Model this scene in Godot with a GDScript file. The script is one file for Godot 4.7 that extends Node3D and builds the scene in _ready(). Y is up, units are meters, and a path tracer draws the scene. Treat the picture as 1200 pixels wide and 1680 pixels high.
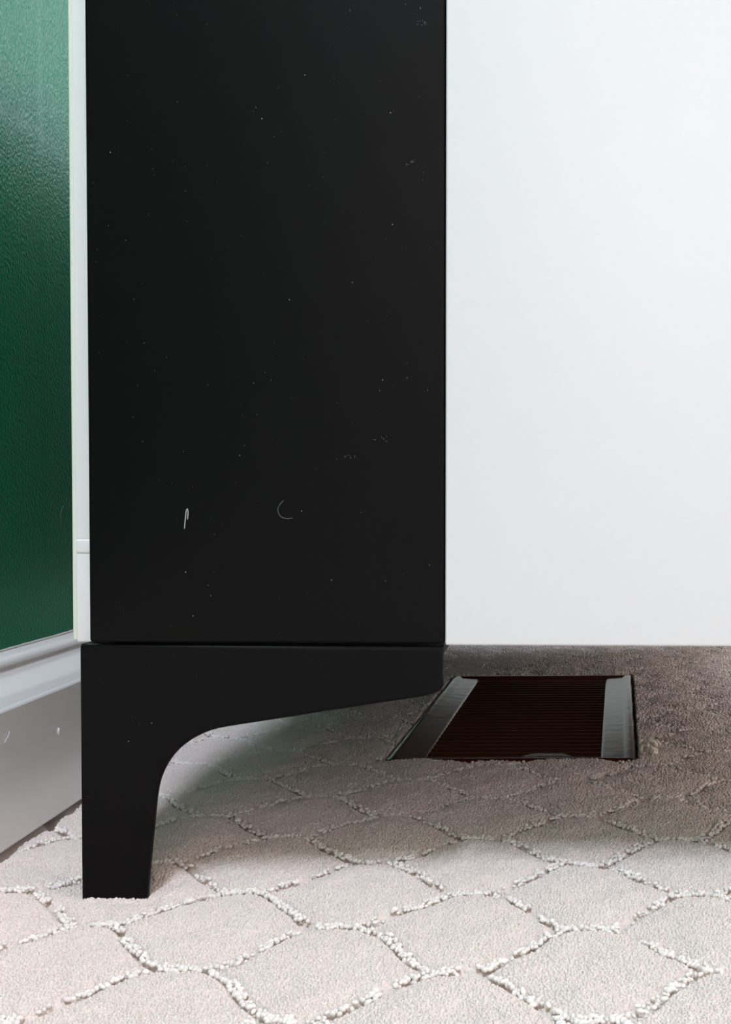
extends Node3D
# All lengths in helper calls are in millimetres unless a name says otherwise.
const MM := 0.001
const CAM_Y := 161.945
const FRONT := -437.5          # plane of the cabinet's front
const VX := [-104.0, 57.5, 81.0, -89.0]    # floor register corners: near left, near right, far right, far left
const VZ := [-672.0, -677.5, -1022.0, -1012.0]
var rng := RandomNumberGenerator.new()
var taken := {}
var warp := FastNoiseLite.new()
var lumps := FastNoiseLite.new()
var patchy := FastNoiseLite.new()

func _ready() -> void:
	rng.seed = 4711
	# ---- camera, sky, lights, exposure ----
	var cam := Camera3D.new()
	cam.name = "camera"
	add_child(cam)
	cam.position = Vector3(0, CAM_Y * MM, 0)
	cam.basis = Basis(Vector3.RIGHT, deg_to_rad(-1.65)) * Basis(Vector3.BACK, deg_to_rad(0.25))
	cam.projection = Camera3D.PROJECTION_FRUSTUM
	cam.near = 0.02
	cam.far = 50.0
	cam.size = cam.near * 1680.0 / 1750.0
	cam.frustum_offset = Vector2(-300.0, 40.0) / 1750.0 * cam.near
	cam.current = true
	var we := WorldEnvironment.new()
	we.name = "surroundings"
	var env := Environment.new()
	var sky := Sky.new()
	var sm := ProceduralSkyMaterial.new()
	sm.sky_top_color = Color(0.62, 0.74, 0.92)
	sm.sky_horizon_color = Color(0.86, 0.91, 0.97)
	sm.ground_horizon_color = Color(0.72, 0.75, 0.76)
	sm.ground_bottom_color = Color(0.5, 0.52, 0.5)
	sm.energy_multiplier = 1.05
	sky.sky_material = sm
	env.background_mode = Environment.BG_SKY
	env.sky = sky
	env.tonemap_mode = Environment.TONE_MAPPER_LINEAR
	env.tonemap_exposure = 1.0
	env.sdfgi_enabled = true
	env.ssao_enabled = true
	env.ssil_enabled = true
	we.environment = env
	add_child(we)
	area_light("unseen_ceiling_glow", Vector3(-0.12, 2.335, 0.80), Vector3(0, -1, 0), Vector2(0.14, 0.85), Color(0.865, 0.90, 0.985), 5.05)  # out of view, placed to cast the cabinet's shadow on the carpet
	area_light("unseen_window_light_right", Vector3(2.56, 1.35, -0.1), Vector3(-1, 0, 0), Vector2(1.9, 1.3), Color(1.0, 0.87, 0.79), 2.8)  # out of view, placed to brighten the carpet under the cabinet
	area_light("unseen_window_light_front", Vector3(0.5, 1.35, 2.56), Vector3(0, 0, -1), Vector2(1.3, 1.3), Color(1.0, 0.885, 0.84), 1.8)  # out of view behind the camera, placed to light upright faces
	area_light("unseen_window_light_back", Vector3(1.05, 1.45, -2.46), Vector3(0, 0, 1), Vector2(1.3, 1.3), Color(0.92, 0.94, 1.0), 4.6)  # out of view, placed for the sheen on the left wall

	warp.seed = 3; warp.frequency = 0.02; warp.fractal_octaves = 2
	lumps.seed = 8; lumps.frequency = 0.035; lumps.fractal_octaves = 3
	patchy.seed = 21; patchy.frequency = 0.07; patchy.fractal_octaves = 2
	build_room()
	build_baseboard()
	build_floor()
	build_cabinet()
	build_register()
	build_lint()
	build_unseen_ceiling_light()

# ---------------------------------------------------------------- helpers
func numbered(called: String) -> String:
	if not taken.has(called):
		taken[called] = 0
		return called
	taken[called] += 1
	return "%s_%03d" % [called, taken[called]]

func tag(o: Node, label: String, category: String, group := "") -> void:
	o.set_meta("label", label)
	o.set_meta("category", category)
	if group != "":
		o.set_meta("group", group)

func obj(called: String, mesh: Mesh, m: Material, parent: Node = null) -> MeshInstance3D:
	var o := MeshInstance3D.new()
	o.name = numbered(called) if parent == null else called
	o.mesh = mesh
	o.material_override = m
	(self if parent == null else parent).add_child(o, true)
	return o

func struct(called: String, mesh: Mesh, m: Material) -> MeshInstance3D:
	var o := obj(called, mesh, m)
	o.set_meta("kind", "structure")
	return o

func area_light(called: String, at: Vector3, towards: Vector3, size: Vector2, c: Color, energy: float) -> void:
	var l := AreaLight3D.new()
	l.name = called
	add_child(l)
	l.position = at
	l.basis = Basis.looking_at(towards, Vector3.BACK if absf(towards.y) > 0.9 else Vector3.UP)
	l.area_size = size
	l.light_color = c
	l.light_energy = energy
	l.area_range = 12.0
	l.area_attenuation = 2.0
	l.shadow_enabled = true

func mat(c: Color, rough: float, spec := 0.5) -> StandardMaterial3D:
	var m := StandardMaterial3D.new()
	m.albedo_color = c
	m.roughness = rough
	m.metallic_specular = spec
	return m

func noise_map(freq: float, octaves: int, seed_: int, kind := FastNoiseLite.TYPE_SIMPLEX_SMOOTH, size := 1024) -> NoiseTexture2D:
	var n := FastNoiseLite.new()
	n.noise_type = kind
	n.frequency = freq
	n.fractal_octaves = octaves
	n.seed = seed_
	var t := NoiseTexture2D.new()
	t.width = size
	t.height = size
	t.seamless = true
	t.noise = n
	return t

func begin() -> SurfaceTool:
	var st := SurfaceTool.new()
	st.begin(Mesh.PRIMITIVE_TRIANGLES)
	return st

func tri(st: SurfaceTool, a: Vector3, b: Vector3, c: Vector3, g := 0) -> void:
	# counter-clockwise as seen from outside; Godot wants clockwise
	for p in [a, c, b]:
		st.set_smooth_group(g)
		st.add_vertex(p * MM)

func quad(st: SurfaceTool, a: Vector3, b: Vector3, c: Vector3, d: Vector3, g := 0) -> void:
	tri(st, a, b, c, g)
	tri(st, a, c, d, g)

func done(st: SurfaceTool) -> ArrayMesh:
	st.index()
	st.generate_normals()
	return st.commit()

func box(st: SurfaceTool, lo: Vector3, hi: Vector3) -> void:
	rbox(st, lo, hi, 0.0, 0)

# a box whose edges are rounded with radius r in n steps
func rbox(st: SurfaceTool, lo: Vector3, hi: Vector3, r: float, n := 3) -> void:
	var c := (lo + hi) / 2.0
	var h := (hi - lo) / 2.0
	var steps := []
	if n == 0:
		steps = [[-1.0, 0.0], [1.0, 0.0]]
	else:
		for s in [-1.0, 1.0]:
			for k in n + 1:
				var t := float(k) / n
				steps.append([s, (-PI / 4 * (1 - t)) if s < 0 else (PI / 4 * t)])
	for axis in 3:
		for side in [-1.0, 1.0]:
			var pts := []
			for u in steps:
				var row := []
				for v in steps:
					var d := Vector3()
					d[axis] = side
					d[(axis + 1) % 3] = tan(u[1])
					d[(axis + 2) % 3] = tan(v[1])
					var core := Vector3()
					core[axis] = side * (h[axis] - r)
					core[(axis + 1) % 3] = u[0] * (h[(axis + 1) % 3] - r)
					core[(axis + 2) % 3] = v[0] * (h[(axis + 2) % 3] - r)
					row.append(c + core + (d.normalized() * r if r > 0 else Vector3()))
				pts.append(row)
			for i in steps.size() - 1:
				for j in steps.size() - 1:
					var g := 0 if n > 0 else -1
					if side > 0:
						quad(st, pts[i][j], pts[i + 1][j], pts[i + 1][j + 1], pts[i][j + 1], g)
					else:
						quad(st, pts[i][j], pts[i][j + 1], pts[i + 1][j + 1], pts[i + 1][j], g)

func rbox_mesh(lo: Vector3, hi: Vector3, r := 0.0, n := 3) -> ArrayMesh:
	var st := begin()
	rbox(st, lo, hi, r, n if r > 0 else 0)
	return done(st)

# inward offset of a counter-clockwise outline
func inset(p: PackedVector2Array, by: float) -> PackedVector2Array:
	var out := PackedVector2Array()
	var n := p.size()
	for i in n:
		var a := (p[i] - p[(i + n - 1) % n]).normalized()
		var b := (p[(i + 1) % n] - p[i]).normalized()
		var na := Vector2(-a.y, a.x)
		var nb := Vector2(-b.y, b.x)
		var m := (na + nb)
		out.append(p[i] + m * (by / maxf(0.35, 1.0 + na.dot(nb))))
	return out

# a plate of the outline (x, y), from z = back to z = front, with its front edge rounded
func plate(outline: PackedVector2Array, front: float, back: float, r: float, steps := 4) -> ArrayMesh:
	var st := begin()
	var rings := []
	rings.append([outline, back])
	for k in steps + 1:
		var a := PI / 2 * k / steps
		rings.append([inset(outline, r * (1 - cos(a))), front - r + r * sin(a)])
	var n := outline.size()
	for q in rings.size() - 1:
		for i in n:
			var j := (i + 1) % n
			var a: Vector2 = rings[q][0][i]
			var b: Vector2 = rings[q][0][j]
			var c: Vector2 = rings[q + 1][0][j]
			var d: Vector2 = rings[q + 1][0][i]
			quad(st, Vector3(a.x, a.y, rings[q][1]), Vector3(b.x, b.y, rings[q][1]), Vector3(c.x, c.y, rings[q + 1][1]), Vector3(d.x, d.y, rings[q + 1][1]), 1 if q > 0 else 2)
	var face: PackedVector2Array = rings[-1][0]
	var ix := Geometry2D.triangulate_polygon(face)
	for k in range(0, ix.size(), 3):
		var t := [face[ix[k]], face[ix[k + 1]], face[ix[k + 2]]]
		if (t[1] - t[0]).cross(t[2] - t[0]) < 0:
			t = [t[0], t[2], t[1]]
		tri(st, Vector3(t[0].x, t[0].y, front), Vector3(t[1].x, t[1].y, front), Vector3(t[2].x, t[2].y, front), 3)
		tri(st, Vector3(t[0].x, t[0].y, back), Vector3(t[2].x, t[2].y, back), Vector3(t[1].x, t[1].y, back), 4)
	return done(st)

func tube(points: Array, r: float, sides := 5) -> ArrayMesh:
	var st := begin()
	var rings := []
	for i in points.size():
		var t: Vector3 = (points[mini(i + 1, points.size() - 1)] - points[maxi(i - 1, 0)]).normalized()
		var u := t.cross(Vector3.UP if absf(t.y) < 0.9 else Vector3.RIGHT).normalized()
		var v := t.cross(u)
		var ring := []
		var rr := r * (0.45 if i == 0 or i == points.size() - 1 else 1.0)
		for k in sides:
			var a := TAU * k / sides
			ring.append(points[i] + (u * cos(a) + v * sin(a)) * rr)
		rings.append(ring)
	for i in rings.size() - 1:
		for k in sides:
			var l := (k + 1) % sides
			quad(st, rings[i][k], rings[i][l], rings[i + 1][l], rings[i + 1][k])
	for k in range(1, sides - 1):
		tri(st, rings[0][0], rings[0][k + 1], rings[0][k])
		tri(st, rings[-1][0], rings[-1][k], rings[-1][k + 1])
	return done(st)

# ---------------------------------------------------------------- the room
func build_room() -> void:
	var green := mat(Color(0.0, 0.485, 0.335), 0.36, 0.23)
	green.heightmap_enabled = true
	green.heightmap_texture = noise_map(0.085, 2, 5)
	green.heightmap_scale = 0.04
	green.uv1_triplanar = true
	green.uv1_world_triplanar = true
	green.uv1_scale = Vector3(5, 4, 6)
	var white := mat(Color(0.90, 0.91, 0.92), 0.7)
	# the left wall is turned a degree and a half, as are its trim pieces
	var st := begin()
	box(st, Vector3(-120, -60, -2200), Vector3(-25, 2500, 3250))
	var w := struct("wall_left", done(st), green)
	stand_on_wall(w)
	wall_with_opening("wall_right", Vector3(2600, -60, -2700), Vector3(2700, 2500, 2800), 2, -1100, 900, 650, 2050, white)
	wall_with_opening("wall_front", Vector3(-420, -60, 2600), Vector3(2700, 2500, 2700), 0, -190, 1200, 650, 2050, white)
	wall_with_opening("wall_back", Vector3(-480, -60, -2600), Vector3(2700, 2500, -2500), 0, 350, 1750, 750, 2150, white)
	struct("ceiling", rbox_mesh(Vector3(-480, 2400, -2700), Vector3(2700, 2500, 2800)), mat(Color(0.9, 0.9, 0.89), 0.8))

# a wall with one window in it, out of view and placed for its light; along is the axis the wall runs along
func wall_with_opening(called: String, lo: Vector3, hi: Vector3, along: int, a: float, b: float, y0: float, y1: float, m: Material) -> void:
	var st := begin()
	for part in [[lo[along], a, lo.y, hi.y], [b, hi[along], lo.y, hi.y], [a, b, lo.y, y0], [a, b, y1, hi.y]]:
		var p := lo
		var q := hi
		p[along] = part[0]
		q[along] = part[1]
		p.y = part[2]
		q.y = part[3]
		box(st, p, q)
	struct(called, done(st), m)
	var win := Node3D.new()
	win.name = "unseen_window_%d" % ["wall_back", "wall_front", "wall_right"].find(called)
	win.set_meta("kind", "structure")
	add_child(win)
	var across := 2 - along
	var mid := (lo[across] + hi[across]) / 2.0
	var c := (a + b) / 2.0
	st = begin()
	for part in [[a, a + 50, y0, y1], [b - 50, b, y0, y1], [a + 50, b - 50, y0, y0 + 50], [a + 50, b - 50, y1 - 50, y1], [c - 20, c + 20, y0 + 50, y1 - 50]]:
		var p := Vector3(mid - 40, part[2], mid - 40)
		var q := Vector3(mid + 40, part[3], mid + 40)
		p[along] = part[0]
		q[along] = part[1]
		box(st, p, q)
	obj("unseen_window_frame", done(st), mat(Color(0.9, 0.9, 0.9), 0.4), win)
	var glass := mat(Color(1, 1, 1, 0.06), 0.02)
	glass.transparency = BaseMaterial3D.TRANSPARENCY_ALPHA
	for span in [[a + 50, c - 20], [c + 20, b - 50]]:
		var p := Vector3(mid - 2, y0 + 50, mid - 2)
		var q := Vector3(mid + 2, y1 - 50, mid + 2)
		p[along] = span[0]
		q[along] = span[1]
		obj("pane", rbox_mesh(p, q), glass, win)

func stand_on_wall(o: Node3D) -> void:
	# local x = 0 is the face of the baseboard, local z runs along the wall
	o.position = Vector3(-252.0, 0, -487.0) * MM
	o.rotation.y = 0.0267

func on_wall(x: float, y: float, z: float) -> Vector3:   # a point of the wall's own axes in world millimetres
	return Vector3(-252.0, 0, -487.0) + Basis(Vector3.UP, 0.0267) * Vector3(x, y, z)

func build_baseboard() -> void:
	var prof := [Vector2(-25, 87.2), Vector2(-22.2, 86.4), Vector2(-20.6, 85.5), Vector2(-19.0, 84.3), Vector2(-17.4, 82.8), Vector2(-16.4, 81.4), Vector2(-16.6, 80.8), Vector2(-17.3, 80.3),
		Vector2(-16.9, 79.0), Vector2(-16.1, 77.4), Vector2(-14.8, 75.8), Vector2(-12.7, 74.2), Vector2(-10.2, 72.4), Vector2(-7.6, 70.4), Vector2(-5.4, 68.4),
		Vector2(-4.0, 66.8), Vector2(-3.2, 65.9), Vector2(-2.6, 66.1), Vector2(-1.2, 66.3), Vector2(-0.4, 65.9), Vector2(0, 65.0), Vector2(0, 1.4), Vector2(-0.3, 0.5), Vector2(-1.2, 0.0), Vector2(-25, 0.0)]
	var breaks := [7, 16, 20, 21, 24]
	var st := begin()
	var zs := [-1700.0, -400.0, -200.0, -100.0, 0.0, 60.0, 400.0, 3000.0]
	var g := 1
	for i in prof.size() - 1:
		for k in zs.size() - 1:
			var a: Vector2 = prof[i]
			var b: Vector2 = prof[i + 1]
			quad(st, Vector3(a.x, a.y, zs[k]), Vector3(a.x, a.y, zs[k + 1]), Vector3(b.x, b.y, zs[k + 1]), Vector3(b.x, b.y, zs[k]), g)
		if (i + 1) in breaks:
			g += 1
	var m := mat(Color(0.95, 0.94, 0.93), 0.17, 0.6)
	m.heightmap_enabled = true
	m.heightmap_texture = noise_map(0.012, 3, 9)
	m.heightmap_scale = 0.006
	m.uv1_triplanar = true
	m.uv1_world_triplanar = true
	m.uv1_scale = Vector3(4, 12, 2)
	var o := struct("baseboard_left", done(st), m)
	stand_on_wall(o)
	# bead of caulk where the paint meets the moulding
	st = begin()
	var pts := []
	for k in 60:
		var z := 60.0 - k * 6.0
		pts.append(Vector3(-23.8 + rng.randf_range(-0.2, 0.2), 86.9 + rng.randf_range(-0.25, 0.3), z))
	var c := obj("caulk_bead", tube(pts, 0.9, 6), mat(Color(0.80, 0.79, 0.77), 0.5), o)

# ---------------------------------------------------------------- carpet
func row_z(m: float) -> float:
	return -369.2 - 36.9 * m

func wave_t(x: float, m: int) -> float:
	var u := (x - 16.0) / 47.8
	var a := fposmod(u + m + 1, 2.0)
	var t := a if a < 1 else 2 - a
	return smoothstep(0.08, 0.92, t)

func wave_z(x: float, m: int) -> float:
	return row_z(m + wave_t(x, m))

func groove(x: float, z: float) -> float:   # distance in mm to the nearest line of the trellis
	var wx := x + warp.get_noise_2d(x * 0.8, z * 0.8) * 2.5
	var wz := z + warp.get_noise_2d(x * 0.8 + 500, z * 0.8) * 2.5
	var m0 := int(floor((-369.2 - wz) / 36.9))
	var best := 99.0
	for m in range(m0 - 1, m0 + 2):
		var zz := wave_z(wx, m)
		var slope := (wave_z(wx + 1.0, m) - wave_z(wx - 1.0, m)) / 2.0
		best = minf(best, absf(wz - zz) / sqrt(1 + slope * slope))
	return best

func in_register(x: float, z: float, grow: float) -> bool:
	if z > VZ[0] + grow + 10 or z < VZ[2] - grow - 14:
		return false
	var t := (z - VZ[0]) / (VZ[3] - VZ[0])
	if x < lerpf(VX[0], VX[3], t) - grow or x > lerpf(VX[1], VX[2], t) + grow:
		return false
	var s := (x - VX[0]) / (VX[1] - VX[0])
	return z < lerpf(VZ[0], VZ[1], s) + grow and z > lerpf(VZ[3], VZ[2], s) - grow

func wall_x(z: float) -> float:
	return -252.0 + (z + 487.0) * 0.0267

func pile(x: float, z: float, d: float) -> float:   # height of the pile's tips
	var h := -2.6 + 2.6 * smoothstep(0.8, 4.4, d) + 1.0 * smoothstep(3.0, 16.0, d)
	h += lumps.get_noise_2d(x, z) * 1.1
	h -= 2.8 * (1 - smoothstep(1.0, 9.0, x - wall_x(z)))
	# pressed down round the foot
	var f := Vector2(maxf(absf(x + 179.5) - 14.0, 0.0), maxf(absf(z + 443.0) - 8.0, 0.0)).length()
	h -= 2.6 * (1 - smoothstep(1.0, 14.0, f))
	return h

func build_floor() -> void:
	var root := Node3D.new()
	root.name = "floor"
	root.set_meta("kind", "structure")
	add_child(root)
	obj("subfloor", rbox_mesh(Vector3(-420, -80, -2700), Vector3(2700, -16, 2800)), mat(Color(0.4, 0.36, 0.3), 0.9), root)
	var base := mat(Color(0.895, 0.853, 0.822), 0.95, 0.2)
	base.rim_enabled = true
	base.rim = 0.3
	# backing: a relief of the trellis, fine where the picture shows it and coarse beyond
	var xs := []
	for v in [-420.0, -300.0, -268.0]:
		xs.append(v)
	var x := -262.0
	while x < 330.0:
		xs.append(x)
		x += 2.0
	for v in [360.0, 450.0, 700.0, 1200.0, 2000.0, 2650.0]:
		xs.append(v)
	var zs := []
	for v in [2650.0, 1500.0, 500.0, 0.0, -150.0, -240.0]:
		zs.append(v)
	var z := -270.0
	while z > -1300.0:
		zs.append(z)
		z -= 1.8 if z > -650 else 2.6
	for v in [-1400.0, -1700.0, -2100.0, -2550.0]:
		zs.append(v)
	var v3 := PackedVector3Array()
	var nx := xs.size()
	for zz in zs:
		for xx in xs:
			var h := -1.2
			if xx > -268.5 and xx < 331 and zz < -241 and zz > -1301:
				h = -14.0 if in_register(xx, zz, 0.6) else pile(xx, zz, groove(xx, zz)) - 0.7
			v3.append(Vector3(xx, h, zz) * MM)
	var idx := PackedInt32Array()
	for j in zs.size() - 1:
		for i in nx - 1:
			var a := j * nx + i
			idx.append_array([a, a + nx, a + 1, a + 1, a + nx, a + nx + 1])
	var st := begin()
	for p in v3:
		st.set_smooth_group(0)
		st.add_vertex(p)
	for k in idx:
		st.add_index(k)
	st.generate_normals()
	var am: ArrayMesh = st.commit()
	var carpet := obj("carpet", am, base, root)
	carpet.set_meta("label", "light beige carpet with a raised trellis pattern")

	# cut pile: small tufts standing on the relief
	var cam: Camera3D = get_node("camera")
	var inv := cam.transform.affine_inverse()
	var places := []
	var tints := []
	z = -255.0
	while z > -1290.0:
		var gap := 1.0 if z > -560 else (1.3 if z > -760 else 1.7)
		var reach := -z
		var lo := maxf(wall_x(z) + 0.5, reach * (-900.0 - 300.0) / 1750.0)
		var hi := reach * (300.0 + 700.0) / 1750.0
		x = lo
		while x < hi:
			var px := x + rng.randf_range(-0.5, 0.5) * gap
			var pz := z + rng.randf_range(-0.5, 0.5) * gap
			x += gap
			if in_register(px, pz, 1.2):
				continue
			var d := groove(px, pz)
			if d < 1.0:
				continue
			var s := gap / 1.1 * rng.randf_range(0.85, 1.25)
			var lean := Basis(Vector3(rng.randf_range(-1, 1), 0, rng.randf_range(-1, 1)).normalized(), rng.randf_range(0.0, 0.35))
			var b := lean * Basis(Vector3.UP, rng.randf() * TAU) * Basis.from_scale(Vector3(s, rng.randf_range(0.85, 1.25) * (0.5 + 0.5 * s), s))
			places.append(Transform3D(b, Vector3(px, pile(px, pz, d) - 1.0 + rng.randf_range(-0.12, 0.12), pz) * MM))
			var k := 1.0 + patchy.get_noise_2d(px * 0.3, pz * 0.3) * 0.03 + rng.randf_range(-0.05, 0.05)
			tints.append(Color(0.80 * k, 0.71 * k, 0.655 * k))
		z -= gap
	var tuft := begin()
	for k in 5:
		var a := TAU * k / 5
		var b := TAU * (k + 1) / 5
		var p := [Vector3(cos(a) * 0.72, -1.6, sin(a) * 0.72), Vector3(cos(b) * 0.72, -1.6, sin(b) * 0.72), Vector3(cos(b) * 0.62, 0.65, sin(b) * 0.62), Vector3(cos(a) * 0.62, 0.65, sin(a) * 0.62)]
		quad(tuft, p[1], p[0], p[3], p[2], 1)
		tri(tuft, p[2], p[3], Vector3(0, 1.0, 0), 1)
	var tm := mat(Color.WHITE, 0.95, 0.2)
	tm.vertex_color_use_as_albedo = true
	tm.rim_enabled = true
	tm.rim = 0.3
	scatter("cut_pile", done(tuft), tm, places, tints, root)

	# loop pile along the lines of the trellis
	places = []
	tints = []
	for m in range(-4, 26):
		x = -262.0
		while x < 330.0:
			var slope := (wave_z(x + 1, m) - wave_z(x - 1, m)) / 2.0
			x += 1.55 / sqrt(1 + slope * slope) * rng.randf_range(0.85, 1.2)
			for row in 2:
				var z0 := wave_z(x, m)
				var off := (row - 0.5) * 2.0 + rng.randf_range(-0.8, 0.8)
				var dir := Vector2(1, slope).normalized()
				var q := Vector2(x, z0) + Vector2(-dir.y, dir.x) * off
				# undo the wander of the trellis
				q -= Vector2(warp.get_noise_2d(q.x * 0.8, q.y * 0.8), warp.get_noise_2d(q.x * 0.8 + 500, q.y * 0.8)) * 2.5
				if patchy.get_noise_2d(q.x, q.y * 1.3) < -0.22 or rng.randf() < 0.08:
					continue
				if q.y > -255 or q.y < -1290 or q.x < wall_x(q.y) + 3 or in_register(q.x, q.y, 3.0):
					continue
				if q.x < -q.y * -1200.0 / 1750.0 or q.x > -q.y * 1000.0 / 1750.0:
					continue
				var s := rng.randf_range(0.75, 1.25)
				var b := Basis(Vector3(rng.randf_range(-1, 1), rng.randf_range(-1, 1), rng.randf_range(-1, 1)).normalized(), rng.randf() * TAU) * Basis.from_scale(Vector3(s * rng.randf_range(0.8, 1.3), s * 0.75, s * 0.85))
				places.append(Transform3D(b, Vector3(q.x, pile(q.x, q.y, 2.2) + 1.1 + rng.randf_range(-0.6, 0.6), q.y) * MM))
				var k := rng.randf_range(0.9, 1.08)
				tints.append(Color(0.90 * k, 0.84 * k, 0.785 * k))
	var lm := mat(Color.WHITE, 0.8, 0.3)
	lm.vertex_color_use_as_albedo = true
	var loop := SphereMesh.new()
	loop.radius = 1.1 * MM
	loop.height = 2.2 * MM
	loop.radial_segments = 9
	loop.rings = 5
	scatter("loop_pile", loop, lm, places, tints, root)

func scatter(called: String, mesh: Mesh, m: Material, places: Array, tints: Array, parent: Node) -> void:
	var mm := MultiMesh.new()
	mm.transform_format = MultiMesh.TRANSFORM_3D
	mm.use_colors = true
	mm.mesh = mesh
	mm.instance_count = places.size()
	for i in places.size():
		mm.set_instance_transform(i, places[i])
		mm.set_instance_color(i, tints[i])
	var o := MultiMeshInstance3D.new()
	o.name = called
	o.multimesh = mm
	o.material_override = m
	o.set_meta("kind", "stuff")
	parent.add_child(o, true)
	print(called, " ", places.size())

# ---------------------------------------------------------------- the cabinet
func build_cabinet() -> void:
	var cab := Node3D.new()
	cab.name = "cabinet"
	add_child(cab)
	tag(cab, "black and white cabinet standing on a curved black bracket foot beside the green wall", "cabinet")
	var black := mat(Color(0.055, 0.052, 0.053), 0.42, 0.215)
	black.heightmap_enabled = true
	black.heightmap_texture = noise_map(0.35, 2, 14, FastNoiseLite.TYPE_SIMPLEX_SMOOTH, 512)
	black.heightmap_scale = 0.002
	black.uv1_triplanar = true
	black.uv1_scale = Vector3(8, 8, 8)
	var white := mat(Color(0.895, 0.89, 0.895), 0.35)
	white.heightmap_enabled = true
	white.heightmap_texture = noise_map(0.01, 4, 2)
	white.heightmap_scale = 0.002
	white.uv1_triplanar = true
	white.uv1_scale = Vector3(1.5, 14, 4)
	var cream := mat(Color(0.92, 0.95, 0.89), 0.4)
	var board := mat(Color(0.965, 0.96, 0.955), 0.4)
	var top := 408.0
	var depth := -1275.0
	obj("unseen_carcass", rbox_mesh(Vector3(-190, 106, depth), Vector3(238, top - 1, -469)), mat(Color(0.10, 0.10, 0.10), 0.6), cab)  # body out of view; size and dark colour chosen for wall sheen and floor shade
	var p := obj("black_panel", rbox_mesh(Vector3(-188.8, 104.9, -448.0), Vector3(-42.75, top, FRONT), 1.3, 4), black, cab)
	p = obj("white_panel", rbox_mesh(Vector3(-42.3, 104.3, -452.0), Vector3(94.0, top, FRONT - 0.1), 0.9, 4), white, cab)
	p = obj("black_panel", rbox_mesh(Vector3(94.5, 104.9, -448.0), Vector3(240.5, top, FRONT), 1.3, 4), black, cab)
	# white board whose edge shows past the black panel, in two lengths with a raised joint between them
	var s := 449.0 / 437.5
	var st := begin()
	rbox(st, Vector3(-194.0 * s, 146.5, -468), Vector3(-185, top, -449), 0.8, 3)
	rbox(st, Vector3(-194.0 * s, 141.0, -468), Vector3(-185, 147.0, -448.5), 1.0, 3)
	rbox(st, Vector3(-194.0 * s, 103.4, -468), Vector3(-185, 141.3, -449), 0.8, 3)
	obj("side_board", done(st), board, cab)
	obj("edge_band", rbox_mesh(Vector3(-195.5 * s, 104.2, -468), Vector3(-193.6 * s, top, -448.8), 0.7, 3), cream, cab)
	# dark bars behind the gap between panel and feet
	var gap_bar := mat(Color(0.05, 0.05, 0.05), 0.6)
	obj("dark_gap_bar", rbox_mesh(Vector3(-186, 99, -480), Vector3(-44, 106.5, -452), 0.6, 2), gap_bar, cab)
	obj("dark_gap_bar", rbox_mesh(Vector3(96, 99, -480), Vector3(238, 106.5, -452), 0.6, 2), gap_bar, cab)
	# bracket foot: folded sheet, front plate and return
	var o := PackedVector2Array([Vector2(-193.0, -2.4), Vector2(-165.7, -2.4), Vector2(-165.5, 3), Vector2(-164.2, 18.2), Vector2(-163.0, 30), Vector2(-162.0, 39.5), Vector2(-161.2, 44.6), Vector2(-160.3, 48.2), Vector2(-159.0, 51.4),
		Vector2(-157.2, 54.8), Vector2(-154.8, 58.1), Vector2(-152.5, 60.6), Vector2(-150.2, 62.5), Vector2(-147.9, 64.2), Vector2(-145.4, 65.7), Vector2(-142.2, 67.3), Vector2(-138.8, 68.6), Vector2(-135.8, 69.4), Vector2(-132.5, 70.0),
		Vector2(-125.4, 71.2), Vector2(-110, 73.6), Vector2(-95.2, 76.0), Vector2(-77.6, 78.8), Vector2(-64.8, 80.8), Vector2(-56, 82.1), Vector2(-51, 83.0), Vector2(-47.6, 83.9), Vector2(-45.4, 84.9), Vector2(-44.0, 86.0), Vector2(-43.2, 87.4),
		Vector2(-43.2, 103.6), Vector2(-190.6, 103.9), Vector2(-192.2, 103.2), Vector2(-192.9, 101.9)])
	var side := PackedVector2Array()   # the return, seen along x: the same curve, shorter
	for q in o:
		side.append(Vector2(-193.0 + (q.x + 193.0) * 0.62, q.y))
	for k in 4:
		var foot := Node3D.new()
		foot.name = "bracket_foot"
		cab.add_child(foot, true)
		var mirror_x: bool = k % 2 == 1
		var back: bool = k >= 2
		var outline := o
		if mirror_x:
			outline = PackedVector2Array()
			for i in o.size():
				var q: Vector2 = o[o.size() - 1 - i]
				outline.append(Vector2(52.0 - q.x, q.y))
		var z0 := FRONT if not back else depth + 3.0
		obj("front_plate", plate(outline, z0, z0 - 3.0, 1.5 if not back else 1.2), black, foot)
		# the return plate runs along the cabinet's side
		var mesh := plate(side, 0.0, -3.0, 0.8)
		var r := obj("return_plate", mesh, black, foot)
		var b := Basis(Vector3.UP, PI / 2)      # local x -> -z, local z -> +x
		var face := (-193.0 if not mirror_x else 245.0)
		r.transform = Transform3D(b, Vector3(face + (3.0 if not mirror_x else 0.0), 0, 0) * MM)
		if not back:
			r.transform.origin += Vector3(0, 0, (FRONT - 1.2 - 193.0)) * MM
		else:
			r.transform = Transform3D(Basis(Vector3.UP, -PI / 2), Vector3(face + (0.0 if not mirror_x else -3.0), 0, depth + 1.2 + 193.0) * MM)
	build_dust(cab.get_node("black_panel"), cab.get_node("bracket_foot"))

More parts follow.
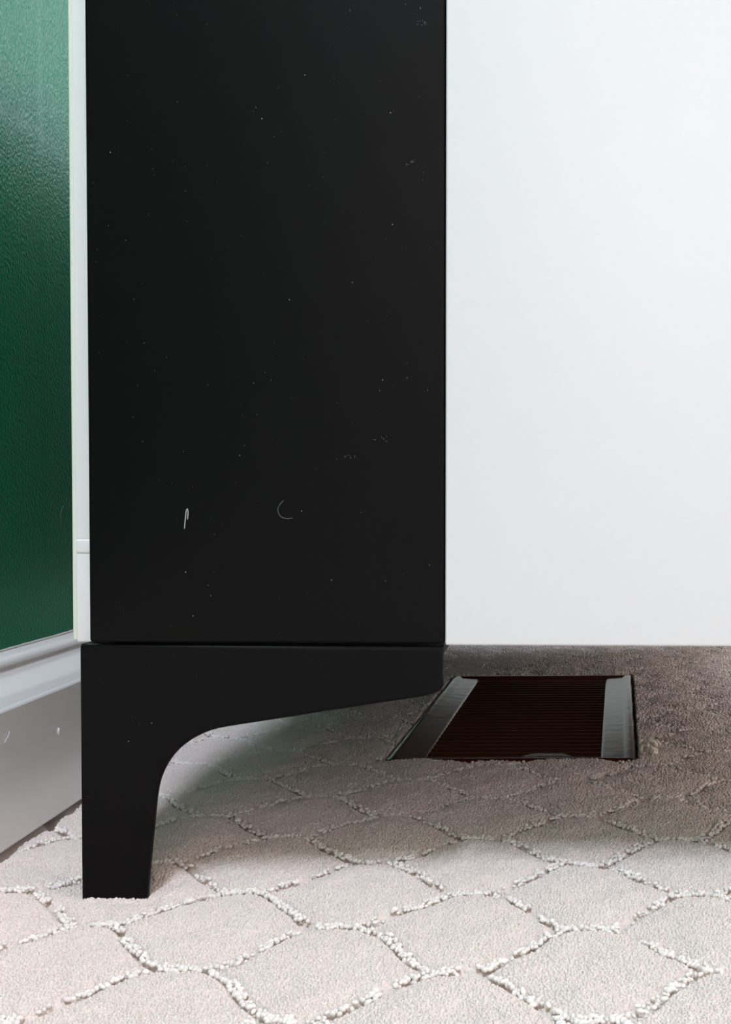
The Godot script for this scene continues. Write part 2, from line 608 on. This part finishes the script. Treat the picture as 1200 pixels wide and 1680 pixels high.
func build_dust(panel: Node, foot: Node) -> void:
	var speck := SphereMesh.new()
	speck.radius = 0.16 * MM
	speck.height = 0.32 * MM
	speck.radial_segments = 6
	speck.rings = 3
	var m := mat(Color.WHITE, 0.9, 0.2)
	m.vertex_color_use_as_albedo = true
	var places := []
	var tints := []
	# specks that the picture shows, and a scatter of fainter ones between them
	var seen := [Vector2(-178.7, 304.6), Vector2(-99.5, 336), Vector2(-117, 318.4), Vector2(-106, 245.4), Vector2(-101.2, 159.3), Vector2(-64.8, 321), Vector2(-64, 276), Vector2(-126.5, 182), Vector2(-89, 131), Vector2(-146, 116), Vector2(-149, 134), Vector2(-68, 213)]
	for q in seen:
		places.append(Transform3D(Basis.from_scale(Vector3(1.3, 1.3, 0.6)), Vector3(q.x, q.y, FRONT) * MM))
		tints.append(Color(0.55, 0.54, 0.52))
	for k in 150:
		var s := rng.randf_range(0.4, 1.1)
		places.append(Transform3D(Basis.from_scale(Vector3(s, s * rng.randf_range(0.8, 2.2), 0.4)), Vector3(rng.randf_range(-186, -45), rng.randf_range(107, 366), FRONT) * MM))
		var v := rng.randf_range(0.05, 0.3)
		tints.append(Color(v, v, v))
	# small crumbs in clusters
	for c in [Vector3(-52.5, 357, 2.2), Vector3(-57, 301, 2.4), Vector3(-69, 189, 3.0), Vector3(-83, 181.5, 4.0)]:
		for k in 9:
			places.append(Transform3D(Basis.from_euler(Vector3(0, 0, rng.randf() * 3)) * Basis.from_scale(Vector3(0.6, 2.2, 0.4)), Vector3(c.x + rng.randf_range(-c.z, c.z), c.y + rng.randf_range(-1.2, 1.2), FRONT) * MM))
			tints.append(Color(0.16, 0.16, 0.17))
	scatter("dust", speck, m, places, tints, panel)
	places = []
	tints = []
	for q in [Vector2(-163.3, 71.6), Vector2(-172.9, 64.0)]:
		places.append(Transform3D(Basis.from_scale(Vector3(1.2, 1.2, 0.6)), Vector3(q.x, q.y, FRONT) * MM))
		tints.append(Color(0.5, 0.5, 0.5))
	for k in 20:
		var s := rng.randf_range(0.4, 1.0)
		var q := Vector2(rng.randf_range(-190, -60), rng.randf_range(88, 101)) if k < 10 else Vector2(rng.randf_range(-190, -168), rng.randf_range(8, 88))
		places.append(Transform3D(Basis.from_scale(Vector3(s, s, 0.4)), Vector3(q.x, q.y, FRONT) * MM))
		tints.append(Color(0.12, 0.12, 0.12))
	scatter("dust", speck, m, places, tints, foot)

# ---------------------------------------------------------------- the floor register
func reg(u: float, v: float, y: float) -> Vector3:   # u across (0 left, 1 right), v along (0 near, 1 far)
	var a := Vector3(VX[0], y, VZ[0]).lerp(Vector3(VX[1], y, VZ[1]), u)
	var b := Vector3(VX[3], y, VZ[3]).lerp(Vector3(VX[2], y, VZ[2]), u)
	return a.lerp(b, v)

func build_register() -> void:
	var root := Node3D.new()
	root.name = "floor_register"
	add_child(root)
	tag(root, "glossy dark brown metal floor register sunk in the carpet under the cabinet", "floor vent")
	var brown := mat(Color(0.31, 0.15, 0.11), 0.2, 0.3)
	brown.heightmap_enabled = true
	brown.heightmap_texture = noise_map(0.012, 2, 31, FastNoiseLite.TYPE_SIMPLEX_SMOOTH, 512)
	brown.heightmap_scale = 0.008
	brown.uv1_triplanar = true
	brown.uv1_scale = Vector3(8, 8, 8)
	# flange: rings from the outer edge inwards as (inset in mm, height)
	var W := 165.0
	var L := 343.0
	var prof := [Vector2(0, -9.0), Vector2(0.0, -2.2), Vector2(0.8, -0.9), Vector2(2.2, -0.2), Vector2(4.5, 0.1), Vector2(7.0, -0.2), Vector2(8.2, -0.8), Vector2(9.5, -1.2), Vector2(22.0, -1.8), Vector2(24.0, -2.4), Vector2(24.8, -3.6), Vector2(25.0, -9.0)]
	var st := begin()
	for i in prof.size() - 1:
		var ring := []
		for q in [prof[i], prof[i + 1]]:
			var iu: float = q.x / W
			var iv: float = minf(q.x, 9.5 + maxf(q.x - 9.5, 0.0) * 0.2) / L
			ring.append([reg(iu, iv, q.y), reg(1 - iu, iv, q.y), reg(1 - iu, 1 - iv, q.y), reg(iu, 1 - iv, q.y)])
		for k in 4:
			var l := (k + 1) % 4
			quad(st, ring[0][k], ring[0][l], ring[1][l], ring[1][k], 10 + k)
	obj("flange", done(st), brown, root)
	var dark := mat(Color(0.40, 0.26, 0.19), 0.35, 0.5)
	# louvers: slanted blades across the opening
	var n := 27
	for k in n:
		var v := lerpf(0.048, 0.958, (k + 0.5) / n)
		st = begin()
		var half := 2.6 / L
		var thick := 1.3 / L
		var lo := 24.4 / W
		var sec := [[v - half - thick * 0.4, -2.6], [v - half + thick * 0.6, -2.3], [v + half + thick, -8.2], [v + half, -8.8]]
		for q in 4:
			var r := (q + 1) % 4
			quad(st, reg(lo, sec[r][0], sec[r][1]), reg(1 - lo, sec[r][0], sec[r][1]), reg(1 - lo, sec[q][0], sec[q][1]), reg(lo, sec[q][0], sec[q][1]), -1)
		obj("louver", done(st), dark, root)
	# damper lever plate peeking over the near edge, and the dark boot below
	st = begin()
	var pts := [Vector2(0.53, 0.036), Vector2(0.74, 0.036), Vector2(0.70, 0.062), Vector2(0.58, 0.062)]
	for k in 4:
		var l := (k + 1) % 4
		quad(st, reg(pts[k].x, pts[k].y, -2.2), reg(pts[l].x, pts[l].y, -2.2), reg(pts[l].x, pts[l].y, -0.8), reg(pts[k].x, pts[k].y, -0.8), -1)
	quad(st, reg(pts[0].x, pts[0].y, -0.8), reg(pts[1].x, pts[1].y, -0.8), reg(pts[2].x, pts[2].y, -0.8), reg(pts[3].x, pts[3].y, -0.8), -1)
	obj("damper_lever", done(st), brown, root)
	st = begin()
	quad(st, reg(0.1, 0.02, -11.5), reg(0.9, 0.02, -11.5), reg(0.9, 0.98, -11.5), reg(0.1, 0.98, -11.5), -1)
	quad(st, reg(0.1, 0.98, -13), reg(0.9, 0.98, -13), reg(0.9, 0.02, -13), reg(0.1, 0.02, -13), -1)
	obj("boot", done(st), mat(Color(0.16, 0.10, 0.08), 0.9, 0.2), root)

# ---------------------------------------------------------------- lint
func fiber(called: String, pts: Array, r: float, m: Material, label: String, group := "") -> void:
	var c := Curve3D.new()
	for i in pts.size():
		var t: Vector3 = (pts[mini(i + 1, pts.size() - 1)] - pts[maxi(i - 1, 0)]) / 6.0
		c.add_point(pts[i], -t, t)
	c.bake_interval = 0.25
	var out := []
	var len := c.get_baked_length()
	var n := maxi(6, int(len / 0.5))
	for k in n + 1:
		out.append(c.sample_baked(len * k / n))
	tag(obj(called, tube(out, r, 5), m), label, "lint", group)

func build_lint() -> void:
	var pale := mat(Color(0.78, 0.78, 0.78), 0.8)
	var grey := mat(Color(0.42, 0.42, 0.42), 0.8)
	var z := FRONT + 0.25
	fiber("lint_fiber", [Vector3(-149.3, 151.8, z), Vector3(-148.8, 155.0, z + 0.6), Vector3(-148.2, 159.0, z + 1.0), Vector3(-147.8, 160.0, z + 0.8), Vector3(-147.6, 158.6, z + 0.4), Vector3(-148.0, 155.6, z)], 0.2, pale, "short pale lint loop stuck low on the left of the black panel", "")
	fiber("lint_fiber", [Vector3(-108.6, 163.6, z), Vector3(-110.2, 161.6, z + 0.4), Vector3(-110.8, 159.4, z + 0.5), Vector3(-109.6, 157.0, z + 0.5), Vector3(-107.4, 156.2, z + 0.3), Vector3(-104.8, 156.4, z)], 0.13, grey, "thin grey hair curved like a hook low on the black panel")
	var hair := mat(Color(0.35, 0.42, 0.38), 0.7)
	fiber("lint_fiber", [on_wall(-24.6, 161, -130), on_wall(-23, 158, -123), on_wall(-22.5, 153, -121), on_wall(-23, 148, -124), on_wall(-24.6, 145.5, -129)], 0.16, hair, "fine curved hair on the lower green wall near the white strip")
	fiber("lint_fiber", [on_wall(0.2, 50.5, -4.6), on_wall(0.7, 52.5, -6), on_wall(0.7, 54.0, -8), on_wall(0.2, 55.2, -9.4)], 0.28, pale, "short white thread stuck on the baseboard at the left edge of the photo")
	# tuft of loose carpet fuzz beside the register
	var fuzz := mat(Color(0.96, 0.93, 0.87), 0.95, 0.2)
	var st := begin()
	for k in 9:
		var c := Vector3(66.5 + rng.randfn(0, 2.2), 4.2 + absf(rng.randfn(0, 1.4)), -691 + rng.randfn(0, 2.5))
		var turn := Basis(Vector3(rng.randf_range(-1, 1), rng.randf_range(-0.3, 0.3), rng.randf_range(-1, 1)).normalized(), rng.randf_range(0.3, 1.5))
		var q := []
		var r := rng.randf_range(2.0, 4.6)
		for i in 12:
			var a := TAU * 0.8 * i / 11.0 + k
			q.append(c + turn * Vector3(cos(a) * r, rng.randf_range(-0.3, 0.3), sin(a) * r))
		st.append_from(tube(q, rng.randf_range(0.8, 1.2), 7), 0, Transform3D())
	var o := obj("fuzz_tuft", st.commit(), fuzz)
	tag(o, "small fluffy tuft of beige carpet fuzz beside the floor register", "lint")
	# dried paint drip on the baseboard
	var d := SphereMesh.new()
	d.radius = 1.2 * MM
	d.height = 4.0 * MM
	d.radial_segments = 14
	d.rings = 8
	o = obj("paint_drip", d, mat(Color(0.86, 0.86, 0.86), 0.25))
	o.transform = Transform3D(Basis.from_scale(Vector3(0.7, 1, 1)), on_wall(0.1, 43.8, -63) * MM)
	tag(o, "small raised white paint drip on the flat face of the baseboard", "paint drip")

func build_unseen_ceiling_light() -> void:
	var root := Node3D.new()
	root.name = "unseen_ceiling_light"  # fitting out of view, placed to light the carpet and cabinet
	add_child(root)
	tag(root, "long flush white ceiling light, out of view, lighting the carpet and cabinet", "ceiling light")
	root.position = Vector3(-0.12, 2.4, 0.80)
	obj("housing", rbox_mesh(Vector3(-80, -50, -490), Vector3(80, 0, 490), 4.0, 3), mat(Color(0.9, 0.9, 0.9), 0.4), root)
	var g := mat(Color(0.95, 0.95, 0.95), 0.6)
	g.emission_enabled = true
	g.emission = Color(1, 0.97, 0.94)
	g.emission_energy_multiplier = 1.5
	obj("diffuser", rbox_mesh(Vector3(-70, -58, -475), Vector3(70, -50, 475), 3.0, 3), g, root)
